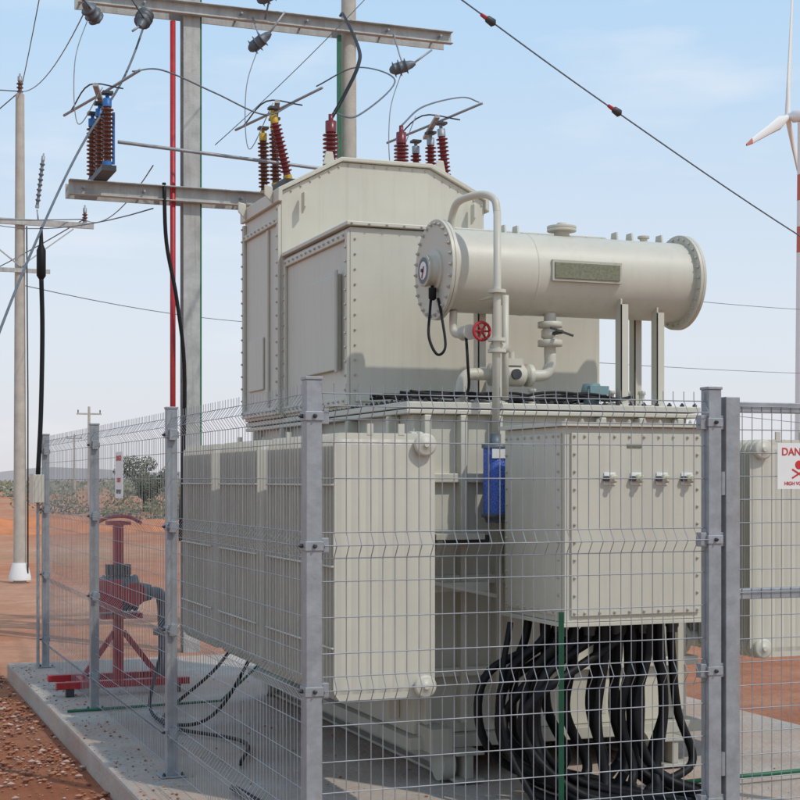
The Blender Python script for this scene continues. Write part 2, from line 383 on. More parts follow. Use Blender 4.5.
for y in (hy0+.02,hy1-.025): q.bolts((hx0-.022,y,2.15),(hx0-.022,y,3.0),11,(-1,0,0),PAINTD,.009,.009)
for y in (by0+.02,by1-.02): q.bolts((1.095,y,2.1),(1.095,y,3.45),16,(-1,0,0),PAINTD,.009,.009)
for z in (3.38,2.085): q.bolts((1.095,by0+.08,z),(1.095,by1-.08,z),9,(-1,0,0),PAINTD,.009,.009)
for (ax,az),(bx,bz) in (((1.12,3.54),(1.53,3.765)),((1.6,3.78),(2.17,3.78)),((2.24,3.75),(2.6,3.57))):
    q.bolts((ax,by0,az),(bx,by0,bz),7,(0,-1,0),PAINTD,.008,.008)
q.bolts((hx0,hy0-.03,3.137),(hx1,hy0-.03,3.137),16,(0,-1,0),PAINTD,.008,.008)
q.bolts((hx0+.03,hy0,2.15),(hx0+.03,hy0,3.05),11,(0,-1,0),PAINTD,.008,.008)
q.done()
def bank(q,xa,xb,y0,y1,z0,z1,capx,tankx):
    w=xb-xa; nf=7; n=int((y1-y0)/.05); N=nf*6
    for k in range(n+1):
        y=y0+(y1-y0)*k/n
        rows=[(z0,.03,.0035),(z0+.03,.006,.005),(z0+.055,0,.013),(z1-.055,0,.013),(z1-.03,.006,.005),(z1,.03,.0035)]
        vs=[];fs=[]
        for z,ins,t in rows:
            ring=[]
            for i in range(N+1):
                u=i/N; x=xa+ins+(w-2*ins)*u
                if u<.04 or u>.96: tt=.0035
                else:
                    ph=((u-.04)/.92*nf)%1; tt=.004+(t-.004)*max(0,math.sin(math.pi*ph))**.5 if t>.004 else t
                ring.append((x,tt))
            vs+=[(x,y-t2,z) for x,t2 in ring]+[(x,y+t2,z) for x,t2 in reversed(ring)]
        M=2*(N+1)
        for j in range(len(rows)-1):
            for i in range(M): a=(i+1)%M; fs.append((j*M+i,j*M+a,(j+1)*M+a,(j+1)*M+i))
        fs.append(tuple(range(M))[::-1]); fs.append(tuple(range((len(rows)-1)*M,len(rows)*M)))
        q.add(vs,fs,PAINT,False)
    for z in (z0+.055,z1-.055):
        q.cyl((capx,y0-.035,z),(capx,y1+.03,z),.048,PAINT,20); q.lathe((capx,y0-.034,z),(0,-1,0),[(0,.056),(.014,.056),(.02,.045),(.02,.015),(.03,.012)],PAINT,20)
        ym=(y0+y1)/2; q.cyl((capx,ym,z),(tankx,ym,z),.045,PAINT,16)
        dx=1 if tankx>capx else -1
        q.cyl((tankx-dx*.09,ym,z),(tankx-dx*.06,ym,z),.085,PAINT,16)
        q.cyl((tankx-dx*.055,ym,z),(tankx-dx*.025,ym,z),.085,PAINT,16)
    out=xa-.004 if tankx>capx else xb+.004
    for z in (z0+.25,(z0+z1)/2,z1-.25): q.tube([(out,y0-.01,z),(out,y1+.01,z)],.006,PAINT,6,1)
    q.box(xa+.17,xa+.2,y0-.006,y0+.006,z1-.01,z1+.045,PAINT)
    q.box(xa+.33,xa+.36,y0-.006,y0+.006,z1-.01,z1+.045,PAINT)
q=MB('radiator_left',T)
for a,b in ((1.25,2.4),(2.62,3.47),(3.69,4.5)): bank(q,.50,1.02,a,b,.56,1.84,.955,1.2)
q.done()
q=MB('radiator_right',T)
for a,b in ((1.6,2.75),(3.0,4.2)): bank(q,3.06,3.58,a,b,.62,1.84,3.12,2.9)
q.done()
C=Vector((1.44,2.25,2.79)); LEN=1.54
q=MB('conservator',T)
q.lathe(C,(1,0,0),[(0,.232),(LEN,.232)],PAINT,56)
q.lathe(C-Vector((.02,0,0)),(1,0,0),[(0,.28),(.018,.28)],PAINT,56)
q.lathe(C+Vector((.001,0,0)),(1,0,0),[(0,.28),(.018,.28)],PAINT,56)
q.lathe(C+Vector((LEN,0,0)),(1,0,0),[(0,.28),(.018,.28)],PAINT,56)
q.lathe(C+Vector((LEN+.02,0,0)),(1,0,0),[(0,.28),(.018,.28),(.03,.2),(.05,.1)],PAINT,56)
q.lathe(C+Vector((.52,0,0)),(1,0,0),[(0,.232),(.002,.2345),(.010,.2345),(.012,.232)],PAINT,56)
for i in range(26):
    a=2*math.pi*i/26; o=Vector((0,math.cos(a),math.sin(a)))*.257
    q.bolts(C+o-Vector((.02,0,0)),C+o-Vector((.02,0,0)),1,(-1,0,0),PAINTD,.011,.012); q.bolts(C+o+Vector((.019,0,0)),C+o,1,(1,0,0),PAINTD,.009,.01)
    q.bolts(C+o+Vector((LEN,0,0)),C+o+Vector((LEN,0,0)),1,(-1,0,0),PAINTD,.009,.01)
g=C+Vector((-.02,-.02,-.01))
q.lathe(g,(-1,0,0),[(0,.12),(.012,.12),(.013,.085),(.05,.085)],PAINT,28)
q.lathe(g+Vector((-.05,0,0)),(-1,0,0),[(0,.09),(.018,.09),(.02,.078)],PAINTD,28)
q.lathe(g+Vector((-.069,0,0)),(-1,0,0),[(0,.074),(.002,.074)],GREYM,28)
q.lathe(g+Vector((-.0705,0,0)),(-1,0,0),[(0,.050),(.002,.050)],WHITE,28)
q.obox(g+Vector((-.0745,.0,-.01)),(.003,.014,.07),Matrix.Rotation(.4,3,'X'),RED)
q.lathe(g+Vector((-.071,0,0)),(-1,0,0),[(0,.012),(.012,.01)],DARK,12)
q.lathe(C+Vector((.78,0,.22)),(0,0,1),[(0,.045),(.04,.045),(.041,.085),(.055,.085),(.056,.08),(.058,.085),(.072,.085),(.073,.03),(.09,.028)],PAINT,24)
for dx in (.4,.48,1.12,1.22,1.42): q.prism([C+Vector((dx,-.04,.225)),C+Vector((dx,.04,.225)),C+Vector((dx,.03,.275)),C+Vector((dx,-.03,.275))],(.012,0,0),PAINT)
q.lathe(C+Vector((1.32,0,.22)),(0,0,1),[(0,.022),(.03,.022),(.031,.035),(.045,.035)],PAINT,16)
pc=C+Vector((.82,-.236,.0))
q.obox(pc,(.44,.016,.12),0,PAINTD); q.obox(pc+Vector((0,-.011,0)),(.41,.008,.09),0,PLATE)
for x,y in ((1.74,2.12),(1.74,2.38),(2.50,2.08),(2.76,2.12),(2.76,2.38)):
    z1=2.79-math.sqrt(max(0,.232**2-(y-2.25)**2))+.02
    q.box(x-.005,x+.005,y-.032,y+.032,2.036,z1,PAINT); q.box(x-.005,x+.045,y-.032,y-.026,2.036,z1-.03,PAINT)
    q.box(x-.05,x+.07,y-.05,y+.05,2.036,2.048,PAINT)
q.done(.002)
q=MB('piping',T)
q.tube([(1.50,2.2,3.0),(1.50,2.16,3.10),(1.51,2.08,3.155),(1.58,1.95,3.17),(1.615,1.86,3.13),(1.62,1.83,3.05)],.021,PAINT,12,8)
q.tube([(1.62,1.83,3.06),(1.62,1.83,2.62),(1.60,1.81,1.84)],.021,PAINT,12,1)
for z in (2.62,2.36,2.30): q.lathe((1.617,1.828,z),(0,0,1),[(0,.05),(.018,.05)],PAINT,18)
q.box(1.60,1.64,1.83,2.02,2.6,2.61,PAINT)
q.tube([(1.70,1.9,2.62),(1.70,1.9,2.05)],.019,PAINT,10,1); q.tube([(1.60,1.83,2.33),(1.70,1.9,2.33)],.03,PAINT,10,1)
q.tube([(1.52,2.2,2.56),(1.52,2.2,2.45),(1.52,2.12,2.42),(1.52,2.02,2.42)],.022,PAINT,12,6)
q.lathe((1.52,2.06,2.42),(0,-1,0),[(0,.04),(.02,.04),(.021,.026),(.08,.026),(.081,.042),(.1,.042)],PAINT,16)
c=Vector((1.56,1.95,2.42))
q.cyl(c+Vector((0,.0,0)),c+Vector((0,-.05,0)),.008,DARK,8)
ring=[c+Vector((math.cos(a)*.048,-.05,math.sin(a)*.048)) for a in [i*math.pi/8 for i in range(17)]]
q.tube(ring,.009,RED,8,1)
for a in (0,1.047,2.094): q.tube([c+Vector((math.cos(a)*.048,-.05,math.sin(a)*.048)),c-Vector((math.cos(a)*.048,.05,math.sin(a)*.048))],.006,RED,6,1)
px=2.12
q.lathe((px,2.2,2.57),(0,0,-1),[(0,.035),(.05,.035),(.051,.07),(.066,.07),(.068,.07),(.084,.07),(.085,.034),(.10,.05),(.14,.05),(.15,.034),(.155,.07),(.17,.07),(.173,.07),(.19,.07),(.191,.034),(.25,.034)],PAINT,22)
q.tube([(px,2.2,2.34),(px,2.2,2.27),(px-.03,2.2,2.22),(px-.09,2.2,2.21),(px-.14,2.2,2.21)],.035,PAINT,14,6)
q.lathe((px-.12,2.2,2.21),(-1,0,0),[(0,.065),(.015,.065),(.018,.065),(.033,.065),(.034,.036),(.06,.065),(.17,.065),(.2,.036),(.22,.036),(.221,.065),(.236,.065),(.24,.065),(.255,.065),(.256,.034),(.34,.034)],PAINT,20)
q.box(px-.29,px-.20,2.14,2.26,2.26,2.30,PAINT); q.cyl((px-.245,2.2,2.30),(px-.245,2.2,2.34),.02,PAINT,10); q.lathe((px-.245,2.14,2.21),(0,-1,0),[(0,.03),(.02,.03)],DARK,14)
q.tube([(px-.46,2.2,2.21),(px-.52,2.2,2.2),(px-.55,2.2,2.14),(px-.55,2.2,2.04)],.034,PAINT,12,6)
q.cyl((px,2.15,2.45),(px,2.05,2.45),.012,DARK,8); q.bar((px-.07,2.05,2.47),(px+.07,2.05,2.43),.015,.01,DARK)
q.lathe((2.36,2.15,2.036),(0,0,1),[(0,.06),(.015,.06),(.016,.045),(.06,.045),(.061,.065),(.09,.06),(.13,.05),(.135,.02)],TEAL,20)
q.box(2.30,2.42,2.05,2.09,2.1,2.15,TEAL)
for x in (1.95,2.45,2.55,2.65): q.lathe((x,2.08,2.036),(0,0,1),[(0,.025),(.02,.025),(.021,.016),(.07,.016),(.071,.024),(.09,.02)],PAINT,12)
q.lathe((1.35,2.35,2.036),(0,0,1),[(0,.06),(.02,.06),(.021,.035),(.06,.035)],PAINT,16)
q.done()
q=MB('control_cables',T)
q.tube([(1.40,2.22,2.70),(1.37,2.18,2.55),(1.34,2.12,2.40),(1.36,2.05,2.30),(1.40,2.03,2.34),(1.41,2.10,2.5),(1.41,2.16,2.62)],.008,BLACK,6,8)
q.lathe((1.385,2.18,2.68),(0,0,-1),[(0,.022),(.06,.022),(.07,.01)],BLACK,10)
for i in range(9):
    y=2.0+.06*i; pts=[]
    for k in range(8): pts.append((1.15+k*.2+random.uniform(-.04,.04),y+random.uniform(-.05,.05),2.055+random.uniform(0,.05)))
    q.tube(pts,.009,BLACK,6,5)
q.tube([(1.5,1.98,2.42),(1.49,1.93,2.25),(1.50,1.95,2.1),(1.42,1.94,2.06)],.008,BLACK,6,6)
q.done()
q=MB('silica_breather',T)
bc=(1.60,1.81)
q.lathe((*bc,1.86),(0,0,-1),[(0,.03),(.05,.03),(.051,.075),(.075,.075)],GREYM,24)
q.lathe((*bc,1.784),(0,0,-1),[(0,.066),(.35,.066)],GLASSB,28)
q.lathe((*bc,1.434),(0,0,-1),[(0,.075),(.02,.075),(.021,.06),(.05,.05)],GREYM,24)
q.box(bc[0]-.05,bc[0]+.05,bc[1]-.0695,bc[1]-.0665,1.73,1.78,WHITE)
for a in (.6,2.2,3.8,5.4): q.cyl((bc[0]+math.cos(a)*.072,bc[1]+math.sin(a)*.072,1.42),(bc[0]+math.cos(a)*.072,bc[1]+math.sin(a)*.072,1.80),.004,GALV,6)
q.done()
q=MB('support_brackets',T)
q.box(1.22,1.50,1.72,1.925,1.30,1.33,PAINTD); q.bar((1.25,1.74,1.30),(1.25,1.93,1.05),.03,.03,PAINTD)
q.box(1.1,1.56,1.80,1.86,1.28,1.32,DARK); q.box(1.1,1.56,1.8,1.86,1.02,1.07,PAINT)
q.bar((1.1,1.78,1.10),(1.56,1.70,1.00),.05,.02,PAINTD)
q.done(.002)
q=MB('cable_box',T)
cx0,cx1,cy0,cy1,cz0,cz1=1.55,2.32,.90,1.58,.93,1.87
q.box(cx0,cx1,cy0,cy1,cz0,cz1,PAINT)
q.prism([(cx0-.03,cy0-.03,cz1+.002),(cx1+.03,cy0-.03,cz1+.002),(cx1+.03,cy1+.02,cz1+.002),(cx0-.03,cy1+.02,cz1+.002)],(0,0,.02),PAINT)
q.box(cx0-.022,cx1+.022,cy0-.022,cy1+.02,cz0-.02,cz0-.002,PAINT)
q.box(cx0+.03,cx1-.03,cy0-.014,cy0-.001,cz0+.03,cz1-.03,PAINT)
q.box(cx0-.010,cx0-.001,cy0+.03,cy1-.03,cz0+.03,cz1-.03,PAINT)
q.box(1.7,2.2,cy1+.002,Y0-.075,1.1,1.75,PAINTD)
for (a,b) in (((cx0+.045,cz0+.045),(cx0+.045,cz1-.045)),((cx1-.045,cz0+.045),(cx1-.045,cz1-.045)),):
    q.bolts((a[0],cy0-.014,a[1]),(b[0],cy0-.014,b[1]),11,(0,-1,0),PAINTD,.008,.008)
for z in (cz0+.045,cz1-.045): q.bolts((cx0+.1,cy0-.014,z),(cx1-.1,cy0-.014,z),8,(0,-1,0),PAINTD,.008,.008)
for y in (cy0+.045,cy1-.045): q.bolts((cx0-.010,y,cz0+.045),(cx0-.010,y,cz1-.045),11,(-1,0,0),PAINTD,.008,.008)
for z in (cz0+.045,cz1-.045): q.bolts((cx0-.010,cy0+.1,z),(cx0-.010,cy1-.1,z),7,(-1,0,0),PAINTD,.008,.008)
q.bolts((cx0,cy0-.015,cz1+.022),(cx1,cy0-.015,cz1+.022),10,(0,0,1),PAINTD,.009)
for x in (1.78,1.925,2.07,2.21):
    q.box(x-.028,x+.035,cy0-.02,cy0-.0145,1.59,1.65,WHITE)
    q.lathe((x+.012,cy0-.02,1.62),(0,-1,0),[(0,.022),(.03,.022),(.035,.014),(.05,.014)],CREAM,14)
    q.lathe((x-.022,cy0-.02,1.62),(0,-1,0),[(0,.014),(.02,.014)],DARK,10)
q.box(1.88,1.96,cy0-.018,cy0-.0145,1.77,1.79,PLATE)
q.done(.003)
q=MB('power_cables',T)
random.seed(11)
for i in range(27):
    x=1.60+(i%9)*.078; y=1.04+(i//9)*.17+random.uniform(-.02,.02)
    if x<1.95 and i%4!=3:
        bx=random.uniform(1.36,1.54)
        pts=[(x,y,.95),(x-.02,y,.82),(bx,y+random.uniform(-.05,.1),.62+random.uniform(-.08,.08)),(bx+random.uniform(-.04,.04),y+random.uniform(0,.1),.32),(bx+random.uniform(.1,.25),y+random.uniform(-.15,.1),.06+random.random()*.1),(bx+random.uniform(.4,.7),y-.25+random.uniform(-.25,.2),.03+random.random()*.05)]
    else:
        ex=x+random.uniform(-.2,.4)
        pts=[(x,y,.95),(x+.01,y,.75),(x+random.uniform(-.06,.06),y,.45),(x+random.uniform(-.05,.12),y-.02,.18),(ex,y-.12,.04+random.random()*.05),(ex+random.uniform(-.35,.25),y-.4,.03)]
    q.tube(pts,random.choice((.022,.026)),BLACK,10,8)
for i in range(9):
    x=1.60+i*.078; q.lathe((x,1.04+.17*(i%2),cz0-.02),(0,0,-1),[(0,.034),(.03,.034),(.04,.028),(.06,.028)],DARK,12)
q.tube([(1.45,1.3,.9),(1.38,1.25,.6),(1.35,1.1,.3),(1.4,.9,.04),(1.1,.6,.03),(.7,.75,.03),(.3,1.3,.03),(.2,2.0,.03)],.016,BLACK,8,8)
q.tube([(1.5,.8,.03),(1.2,.45,.03),(.8,.55,.03),(.45,.8,.03),(.2,1.2,.03)],.014,BLACK,8,8)
q.tube([(1.6,.7,.03),(1.3,.3,.03),(.9,.35,.03),(.5,.6,.03),(.25,1.0,.03)],.014,BLACK,8,8)
q.tube([(1.05,5.0,.5),(.8,4.9,.25),(.45,4.7,.03),(.3,4.0,.03),(.6,3.3,.03),(.4,2.6,.03)],.012,BLACK,8,8)
q.tube([(1.0,4.4,.5),(.7,4.2,.12),(.4,3.9,.05),(.3,4.6,.05),(.5,5.2,.4)],.012,BLACK,8,8)
q.done()
def insulator(q,p,h,r,m,cap,axis=(0,0,1),sheds=9):
    pr=[(0,r*.6),(h*.08,r*.6)]
    for i in range(sheds):
        t=h*.1+i*(h*.8/sheds); d=h*.8/sheds; pr+=[(t,r*.55),(t+d*.25,r),(t+d*.42,r*.98),(t+d*.55,r*.55)]
    pr+=[(h*.91,r*.55)]
    q.lathe(p,axis,pr,m,16)
    a=Vector(axis).normalized(); p=Vector(p)
    q.lathe(p-a*.02,a,[(0,r*.75),(.05,r*.75)],cap,12); q.lathe(p+a*h*.9,a,[(0,r*.68),(.08,r*.68),(.085,r*.3),(.13,r*.3)],cap,12)
q=MB('roof_bushing',T)
insulator(q,(1.62,4.7,3.80),.34,.06,REDP,REDP)
insulator(q,(2.16,4.7,3.80),.30,.055,REDP,REDP)
q.done()
# ------------------------------------------------ clutter on slab
q=MB('green_post'); q.cyl((1.44,.72,0.0),(1.44,.72,1.0),.013,GREEN,10); q.box(1.38,1.5,.66,.78,.002,.01,GREEN); q.done()
q=MB('concrete_block'); q.obox((1.0,.55,.035),(.26,.16,.07),.5,CONC); q.obox((1.24,.42,.02),(.1,.08,.04),1.1,CONC); q.done(.01)
q=MB('earthing_pipe')
q.tube([(2.1,.55,.03),(3.0,.62,.03),(4.2,.7,.03)],.012,GREEN,8,1); q.tube([(2.3,1.2,.05),(3.2,1.25,.05),(4.2,1.4,.05)],.012,GREEN,8,1)
q.tube([(-.2,5.0,.012),(.9,5.05,.02),(1.2,5.0,.3)],.01,GREEN,8,1)
q.done()
P=empty('red_pump_stand')
q=MB('stand',P)
x,y=.33,6.0
q.box(x-.035,x+.035,y-.035,y+.035,.05,1.27,RED); q.box(x-.09,x+.09,y-.05,y+.05,1.27,1.30,RED)
q.tube([(x-.16,y,1.29),(x-.06,y,1.33),(x+.08,y,1.33),(x+.18,y,1.28)],.014,RED,8,4)
q.box(x-.5,x+.5,y-.26,y-.19,.06,.11,RED); q.box(x-.5,x+.5,y+.19,y+.26,.06,.11,RED)
q.box(x-.3,x-.24,y-.18,y+.18,.06,.105,RED); q.box(x+.3,x+.36,y-.18,y+.18,.06,.105,RED)
for sx in(-.4,.4):
    for sy in (-.225,.225): q.box(x+sx-.03,x+sx+.03,y+sy-.03,y+sy+.03,.0,.059,DARK)
q.bar((x-.27,y,.11),(x-.03,y,.45),.04,.04,RED); q.bar((x+.3,y,.11),(x+.04,y,.45),.04,.04,RED)
q.done(.003)
q=MB('pump_body',P)
q.lathe((x-.18,y-.05,.75),(1,0,0),[(0,.08),(.02,.12),(.05,.13),(.28,.13),(.29,.14),(.31,.14),(.33,.08),(.42,.06)],GREYM,20)
for i in range(9): q.lathe((x-.12+i*.024,y-.05,.75),(1,0,0),[(0,.142),(.006,.142)],GREYM,20)
q.box(x-.16,x+.16,y-.15,y+.06,.56,.60,RED); q.box(x-.1,x+.08,y-.1,y,.89,.97,DARK)
q.box(x-.2,x+.0,y-.20,y-.155,.62,.86,RED)
q.tube([(x+.22,y-.05,.75),(x+.32,y-.05,.72),(x+.34,y-.05,.5),(x+.34,y-.05,.11)],.045,GREYM,12,6)
q.lathe((x+.34,y-.05,.42),(0,0,1),[(0,.08),(.02,.08),(.025,.08),(.045,.08)],GREYM,16)
q.lathe((x+.08,y-.18,.75),(0,-1,0),[(0,.06),(.03,.06),(.04,.09),(.06,.09)],RED,16)
q.done(.002)
# ------------------------------------------------ H-frame switching structure
H=empty('steel_gantry')
q=MB('columns',H)
def ibeam(q,x,y,w,d,z0,z1,m):
    q.box(x-w/2,x+w/2,y-d/2,y-d/2+.014,z0,z1,m); q.box(x-w/2,x+w/2,y+d/2-.014,y+d/2,z0,z1,m); q.box(x-.007,x+.007,y-d/2+.015,y+d/2-.015,z0,z1,m)
ibeam(q,1.70,9.55,.17,.16,-.3,7.6,STEEL)
q.lathe((3.41,9.55,-.3),(0,0,1),[(0,.105),(7.9,.075)],POLEC,16)
q.box(3.26,3.30,9.46,9.5,0,6.3,GREEN)
q.tube([(1.50,9.45,-.1),(1.50,9.45,6.25)],.028,RED,10,1)
q.tube([(1.40,9.40,4.6),(1.42,9.38,4.0),(1.52,9.34,3.4),(1.6,9.35,2.6),(1.56,9.38,1.0)],.02,BLACK,8,6)
q.box(1.785,1.805,9.48,9.50,0,7.5,GREEN)
q.done()
q=MB('crossarms',H)
def channel(q,x0,x1,y,z,h,d,m):
    q.box(x0,x1,y-.008,y,z-h/2,z+h/2,m)
    q.box(x0,x1,y-d,y-.009,z+h/2-.01,z+h/2,m); q.box(x0,x1,y-d,y-.009,z-h/2,z-h/2+.01,m)
channel(q,.55,4.55,9.46,6.39,.13,.07,STEEL); q.box(.55,4.55,9.66,9.672,6.325,6.455,STEEL)
channel(q,.46,4.6,9.46,4.50,.15,.08,STEEL); q.box(.46,4.6,9.66,9.672,4.425,4.575,STEEL)
for x in (.6,1.2,2.2,2.9,3.8,4.4):
    for z in (6.39,4.5): q.cyl((x,9.37,z),(x,9.70,z),.012,GALV,8)
q.tube([(.9,9.2,4.93),(3.4,9.2,4.80),(3.7,9.2,4.79)],.018,GALV,8,1)
q.done(.003)
def switch(name,x,cap,ins,tilt=0,y0=8.98,y1=9.85,h=.62):
    q=MB(name,H); q.box(x-.07,x+.07,y0-.1,y1+.1,4.577,4.63,DARK)
    ys=[y0,(y0+y1)/2,y1]
    for i,y in enumerate(ys):
        ax=(tilt*(1 if i==0 else .1),0,1)
        insulator(q,(x,y,4.65),h,.062,REDP if (tilt and i==0) else ins,cap,ax,12)
        a=Vector(ax).normalized(); q.box(x-.05+a.x*h,x+.05+a.x*h,y-.05,y+.05,4.65+h+.06,4.65+h+.085,DARK)
        if not tilt: q.lathe((x+.06,y,4.66),(0,0,1),[(0,.014),(.5,.014)],cap,8)
    z=4.65+h+.11
    q.tube([(x-.25,y1+.25,z-.02),(x,ys[1],z+.05),(x+.25,y0-.35,z+.12)],.014,GALV,8,1)
    q.obox((x,ys[1],z+.02),(.05,1.0,.03),-.25,STEEL)
    q.tube([(x-.2,y1+.1,z),(x-.1,ys[1],z+.14),(x+.15,y0,z+.02)],.008,DARK,6,5)
    q.done(.0)
switch('isolator_switch_a',.76,BLUE,BROWN)
switch('isolator_switch_b',2.57,YEL,BROWN,-.25)
switch('isolator_switch_c',4.3,GALV,REDP,-.1)
q=MB('strain_insulators',H)
def pod(p,d):
    d=Vector(d).normalized(); p=Vector(p)
    q.lathe(p-d*.15,d,[(0,.02),(.02,.04),(.04,.05),(.05,.085),(.055,.06),(.10,.06),(.11,.09),(.115,.06),(.17,.06),(.18,.085),(.185,.05),(.24,.04),(.28,.02)],GREYM,14)
for p,dd in (((.62,9.1,6.15),(-.6,-.6,.45)),((1.13,9.1,6.12),(-.3,-.5,-.6)),((2.32,9.1,6.04),(.7,-.5,.6)),((3.86,9.1,5.93),(.9,-.3,.3)),((2.45,9.2,6.55),(.8,-.4,.4))):
    pod(p,dd); a=Vector(p); q.tube([a+Vector(dd).normalized()*.1,a+Vector(dd).normalized()*.35+Vector((0,.1,.1))],.012,GALV,6,1)
    q.tube([a,(a.x,9.4,6.36)],.01,GALV,6,1)
q.done()
# ------------------------------------------------ overhead wires
O=empty('overhead_wires')
q=MB('conductors',O)
W=lambda pts,r=.008,m=GREYM,sub=10: q.tube(pts,r,m,6,sub)
def sag(a,b,s,r,m=GREYM,n=14):
    a=Vector(a);b=Vector(b); q.tube([a.lerp(b,i/n)-Vector((0,0,4*s*(i/n)*(1-i/n))) for i in range(n+1)],r,m,6,1)
q.tube([(1.5,5.22,6.12),(2.99,5.51,5.454),(4.47,5.79,4.80),(6.73,6.23,3.89),(9.4,6.75,2.98),(13,7.4,2.0)],.0065,GREYM,6,8)
for p in ((3.26,5.56,5.33),(4.55,5.80,4.765)):
    dd=Vector((3.74,.72,-1.6)).normalized(); q.lathe(Vector(p)-dd*.05,dd,[(0,.012),(.02,.03),(.08,.035),(.1,.012)],DARK,10); q.lathe(Vector(p)-dd*.10,dd,[(0,.014),(.05,.018)],RED,8)
q.tube([(-1.6,4.4,-.1),(-.864,5.69,1.83),(-.52,6.31,2.76),(-.02,7.72,3.80),(.45,8.6,4.72),(1.02,9.47,5.66),(1.353,9.87,6.52),(1.5,10.1,7.1)],.012,GREYM,6,8)
PX,PY=1.34,21.11
for sx,zz in ((-1.1,6.2),(0,8.35),(1.1,6.2)):
    sag((PX+sx,PY,zz),(.7+abs(sx)*.6,9.75,6.42 if sx==0 else 4.62+.2*sx),.25,.007)
    sag((PX+sx,PY,zz),(PX+sx-6,PY+28,zz+.3),.6,.01); sag((PX+sx,PY,zz),(PX-14+sx,PY-8,zz+.6),.8,.01)
sag((1.34,21.1,5.0),(12.3,37,6.3),.25,.008)
sag((1.34,21.1,8.3),(.62,9.1,9.2),.2,.008)
W([(.95,8.7,5.5),(1.3,9.0,5.62),(1.8,8.9,5.42),(2.3,8.9,5.25),(2.62,8.95,5.4)],.008)
W([(2.75,8.6,5.5),(2.95,8.0,5.55),(2.6,6.0,4.9),(1.9,4.9,4.3),(1.64,4.7,4.25)],.007)
W([(3.2,9.2,6.42),(2.9,8.2,6.1),(2.35,6.2,5.2),(2.0,5.2,4.75),(1.75,4.8,4.4),(1.63,4.7,4.22)],.015,BLACK)
W([(4.5,8.6,5.5),(3.8,7.4,5.2),(2.7,5.6,4.6),(2.16,4.7,4.2)],.007)
for x0,z0 in ((.62,6.15),(2.32,6.04),(3.86,5.93)): W([(x0,9.1,z0),(x0-.15,9.1,z0-.5),(x0-.12,9.1,z0-1.1),(x0+.1,9.0,5.4)],.005,WIRE)
sag((.62,9.05,6.15),(-3,4,8.6),.2,.007); sag((1.13,9.05,6.12),(-2.3,4,8.8),.2,.007); sag((2.45,9.1,6.5),(.2,2.5,8.4),.2,.007)
sag((1.9,9.3,5.0),(3.9,9.3,7.1),.05,.005)
sag((10,35,5.6),(66,75.5,8.6),.3,.013); sag((13,33.2,7.6),(60,70,12),.4,.013); sag((13,33.2,4.6),(66,72,4.6),.3,.013)
q.done()
# ------------------------------------------------ left utility pole
U=empty('utility_pole')
q=MB('pole',U)
q.lathe((PX,PY,-.3),(0,0,1),[(0,.115),(8.6,.075)],POLEC,14)
q.lathe((PX,PY,-.12),(0,0,1),[(0,.19),(.06,.19),(.3,.128)],WHITE,14)
q.box(PX-1.25,PX+1.25,PY-.14,PY-.08,6.02,6.12,STEEL)
q.bar((PX-.9,PY-.1,6.0),(PX,PY-.1,5.3),.04,.02,STEEL); q.bar((PX+.9,PY-.1,6.0),(PX,PY-.1,5.3),.04,.02,STEEL)
q.box(PX-.5,PX+.5,PY-.12,PY-.07,5.2,5.27,STEEL)
for x in (-1.1,-.5,1.1): insulator(q,(PX+x,PY-.1,6.12),.2,.05,BROWN,GALV,sheds=3)
insulator(q,(PX,PY,8.3),.25,.06,BROWN,GALV,sheds=3)
insulator(q,(PX+.28,PY-.1,6.35),.9,.045,GREYM,GALV,(.12,0,1),8); q.tube([(PX+.28,PY-.1,6.3),(PX+.3,PY-.1,6.1)],.015,GALV,6,1)
q.tube([(PX+.1,PY-.12,6.0),(PX+.12,PY-.12,3),(PX+.12,PY-.12,0)],.014,DARK,6,1)
q.done()
for cx,d in ((-22.8,110),(-38,175),(48,190)):
    x,y=camw(cx,d); V=empty('distant_utility_pole'); q=MB('pole',V)
    q.lathe((x,y,-.5),(0,0,1),[(0,.16),(7.5,.09)],POLEC,8); q.box(x-.9,x+.9,y-.06,y+.06,6.4,6.52,STEEL)
    for k in (-.8,0,.8): q.lathe((x+k,y,6.5),(0,0,1),[(0,.04),(.25,.05)],BROWN,6)
    q.done()
# ------------------------------------------------ wind turbine
Wt=empty('wind_turbine')
q=MB('tower',Wt)
hx,hy,hz=196.2,269.0,79.5
nb=14
for i in range(nb):
    z0=i*hz/nb; z1=(i+1)*hz/nb; r0=1.5-.7*i/nb; r1=1.5-.7*(i+1)/nb
    q.lathe((hx,hy,z0),(0,0,1),[(0,r0),(z1-z0,r1)],BAND if (i in (9,11)) else WHITE,24)
q.done()
q=MB('nacelle',Wt)
n=Vector((-.672,.737,0)).normalized(); h=Vector((-.737,-.672,0)).normalized(); up=Vector((0,0,1)); hub=Vector((hx,hy,81))+n*3.0
q.lathe(hub+n*1.0,-n,[(0,.1),(.4,.6),(1.0,.9),(2.0,1.0),(2.1,1.3),(7,1.4),(8,1.0)],WHITE,16)
q.done()
q=MB('blades',Wt)
for th in (-10,110,230):
    t=math.radians(th); d=up*math.cos(t)+h*math.sin(t); e=d.cross(n)
    secs=[(0,.6,.6),(3,.8,.6),(8,1.5,.35),(20,1.0,.25),(34,.6,.15),(39,.25,.08)]
    vs=[];fs=[]
    for L_,w,tk in secs:
        for k in range(8):
            a=2*math.pi*k/8; vs.append(hub+d*L_+e*(w*math.cos(a))+n*(tk*math.sin(a)))
    for j in range(5):
        for k in range(8): fs.append((j*8+k,j*8+(k+1)%8,(j+1)*8+(k+1)%8,(j+1)*8+k))
    q.add(vs,fs[:32],WHITE,True); q.add(vs,fs[32:],BAND,True)
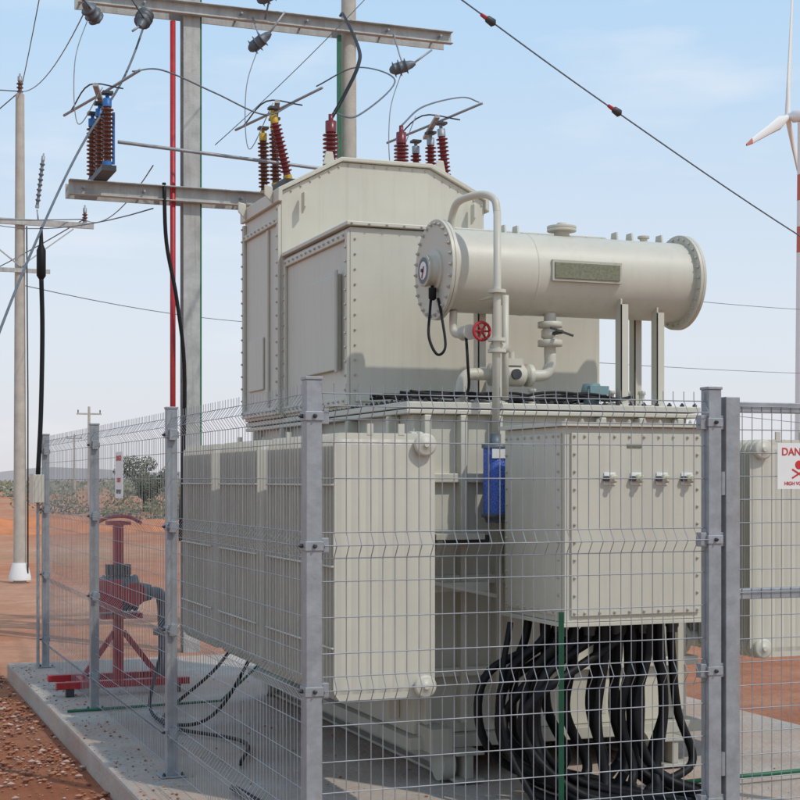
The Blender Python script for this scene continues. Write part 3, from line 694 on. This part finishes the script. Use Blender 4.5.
q.done()
# ------------------------------------------------ light, sky, camera
az=Vector((.50,-.866)).normalized(); el=math.radians(50)
sd=Vector((az.x*math.cos(el),az.y*math.cos(el),math.sin(el)))
l=bpy.data.lights.new('sun','SUN'); l.energy=2.0; l.angle=math.radians(1.0); l.color=(1,.95,.86)
o=bpy.data.objects.new('sun',l); o.rotation_euler=sd.to_track_quat('Z','Y').to_euler(); S.collection.objects.link(o)
w=bpy.data.worlds.new('World'); S.world=w; w.use_nodes=True; N=w.node_tree.nodes; L=w.node_tree.links
bg=N['Background']; sk=N.new('ShaderNodeTexSky'); sk.sky_type='NISHITA'; sk.sun_disc=False
sk.sun_elevation=el; sk.sun_rotation=math.atan2(az.x,az.y); sk.air_density=1.0; sk.dust_density=2.2; sk.ozone_density=1.6
tc=N.new('ShaderNodeTexCoord')
sx=N.new('ShaderNodeSeparateXYZ'); L.new(tc.outputs['Generated'],sx.inputs['Vector'])
hr=N.new('ShaderNodeValToRGB'); e=hr.color_ramp.elements
e[0].position=0; e[0].color=(.78,.77,.81,1); e[1].position=1; e[1].color=(.38,.54,.76,1)
k=e.new(.10); k.color=(.74,.80,.88,1); k=e.new(.30); k.color=(.50,.71,.93,1)
L.new(sx.outputs['Z'],hr.inputs['Fac'])
hs=N.new('ShaderNodeVectorMath'); hs.operation='SCALE'; hs.inputs['Scale'].default_value=7.4; L.new(hr.outputs['Color'],hs.inputs[0])
mh=N.new('ShaderNodeMix'); mh.data_type='RGBA'; mh.inputs['Factor'].default_value=.88; L.new(sk.outputs['Color'],mh.inputs['A']); L.new(hs.outputs['Vector'],mh.inputs['B'])
mp=N.new('ShaderNodeMapping'); mp.inputs['Scale'].default_value=(3,3,13); L.new(tc.outputs['Generated'],mp.inputs['Vector'])
cn=N.new('ShaderNodeTexNoise'); cn.inputs['Scale'].default_value=1.7; cn.inputs['Detail'].default_value=7; L.new(mp.outputs['Vector'],cn.inputs['Vector'])
cr=N.new('ShaderNodeValToRGB'); cr.color_ramp.elements[0].position=.55; cr.color_ramp.elements[0].color=(0,0,0,1); cr.color_ramp.elements[1].position=.8; cr.color_ramp.elements[1].color=(.5,.5,.5,1)
L.new(cn.outputs['Fac'],cr.inputs['Fac'])
mx=N.new('ShaderNodeMix'); mx.data_type='RGBA'; L.new(cr.outputs['Color'],mx.inputs['Factor']); L.new(mh.outputs['Result'],mx.inputs['A']); mx.inputs['B'].default_value=(6.6,6.7,6.9,1)
L.new(mx.outputs['Result'],bg.inputs['Color']); bg.inputs['Strength'].default_value=.14
cam=bpy.data.cameras.new('camera'); co=bpy.data.objects.new('camera',cam); S.collection.objects.link(co)
co.location=CAM; co.rotation_euler=(math.radians(90),0,-YAW)
cam.sensor_width=36; cam.lens=36*1500/800; cam.shift_y=80/800; cam.clip_end=8000; cam.clip_start=.1
S.camera=co
S.view_settings.view_transform='Standard'; S.view_settings.look='None'; S.view_settings.exposure=0
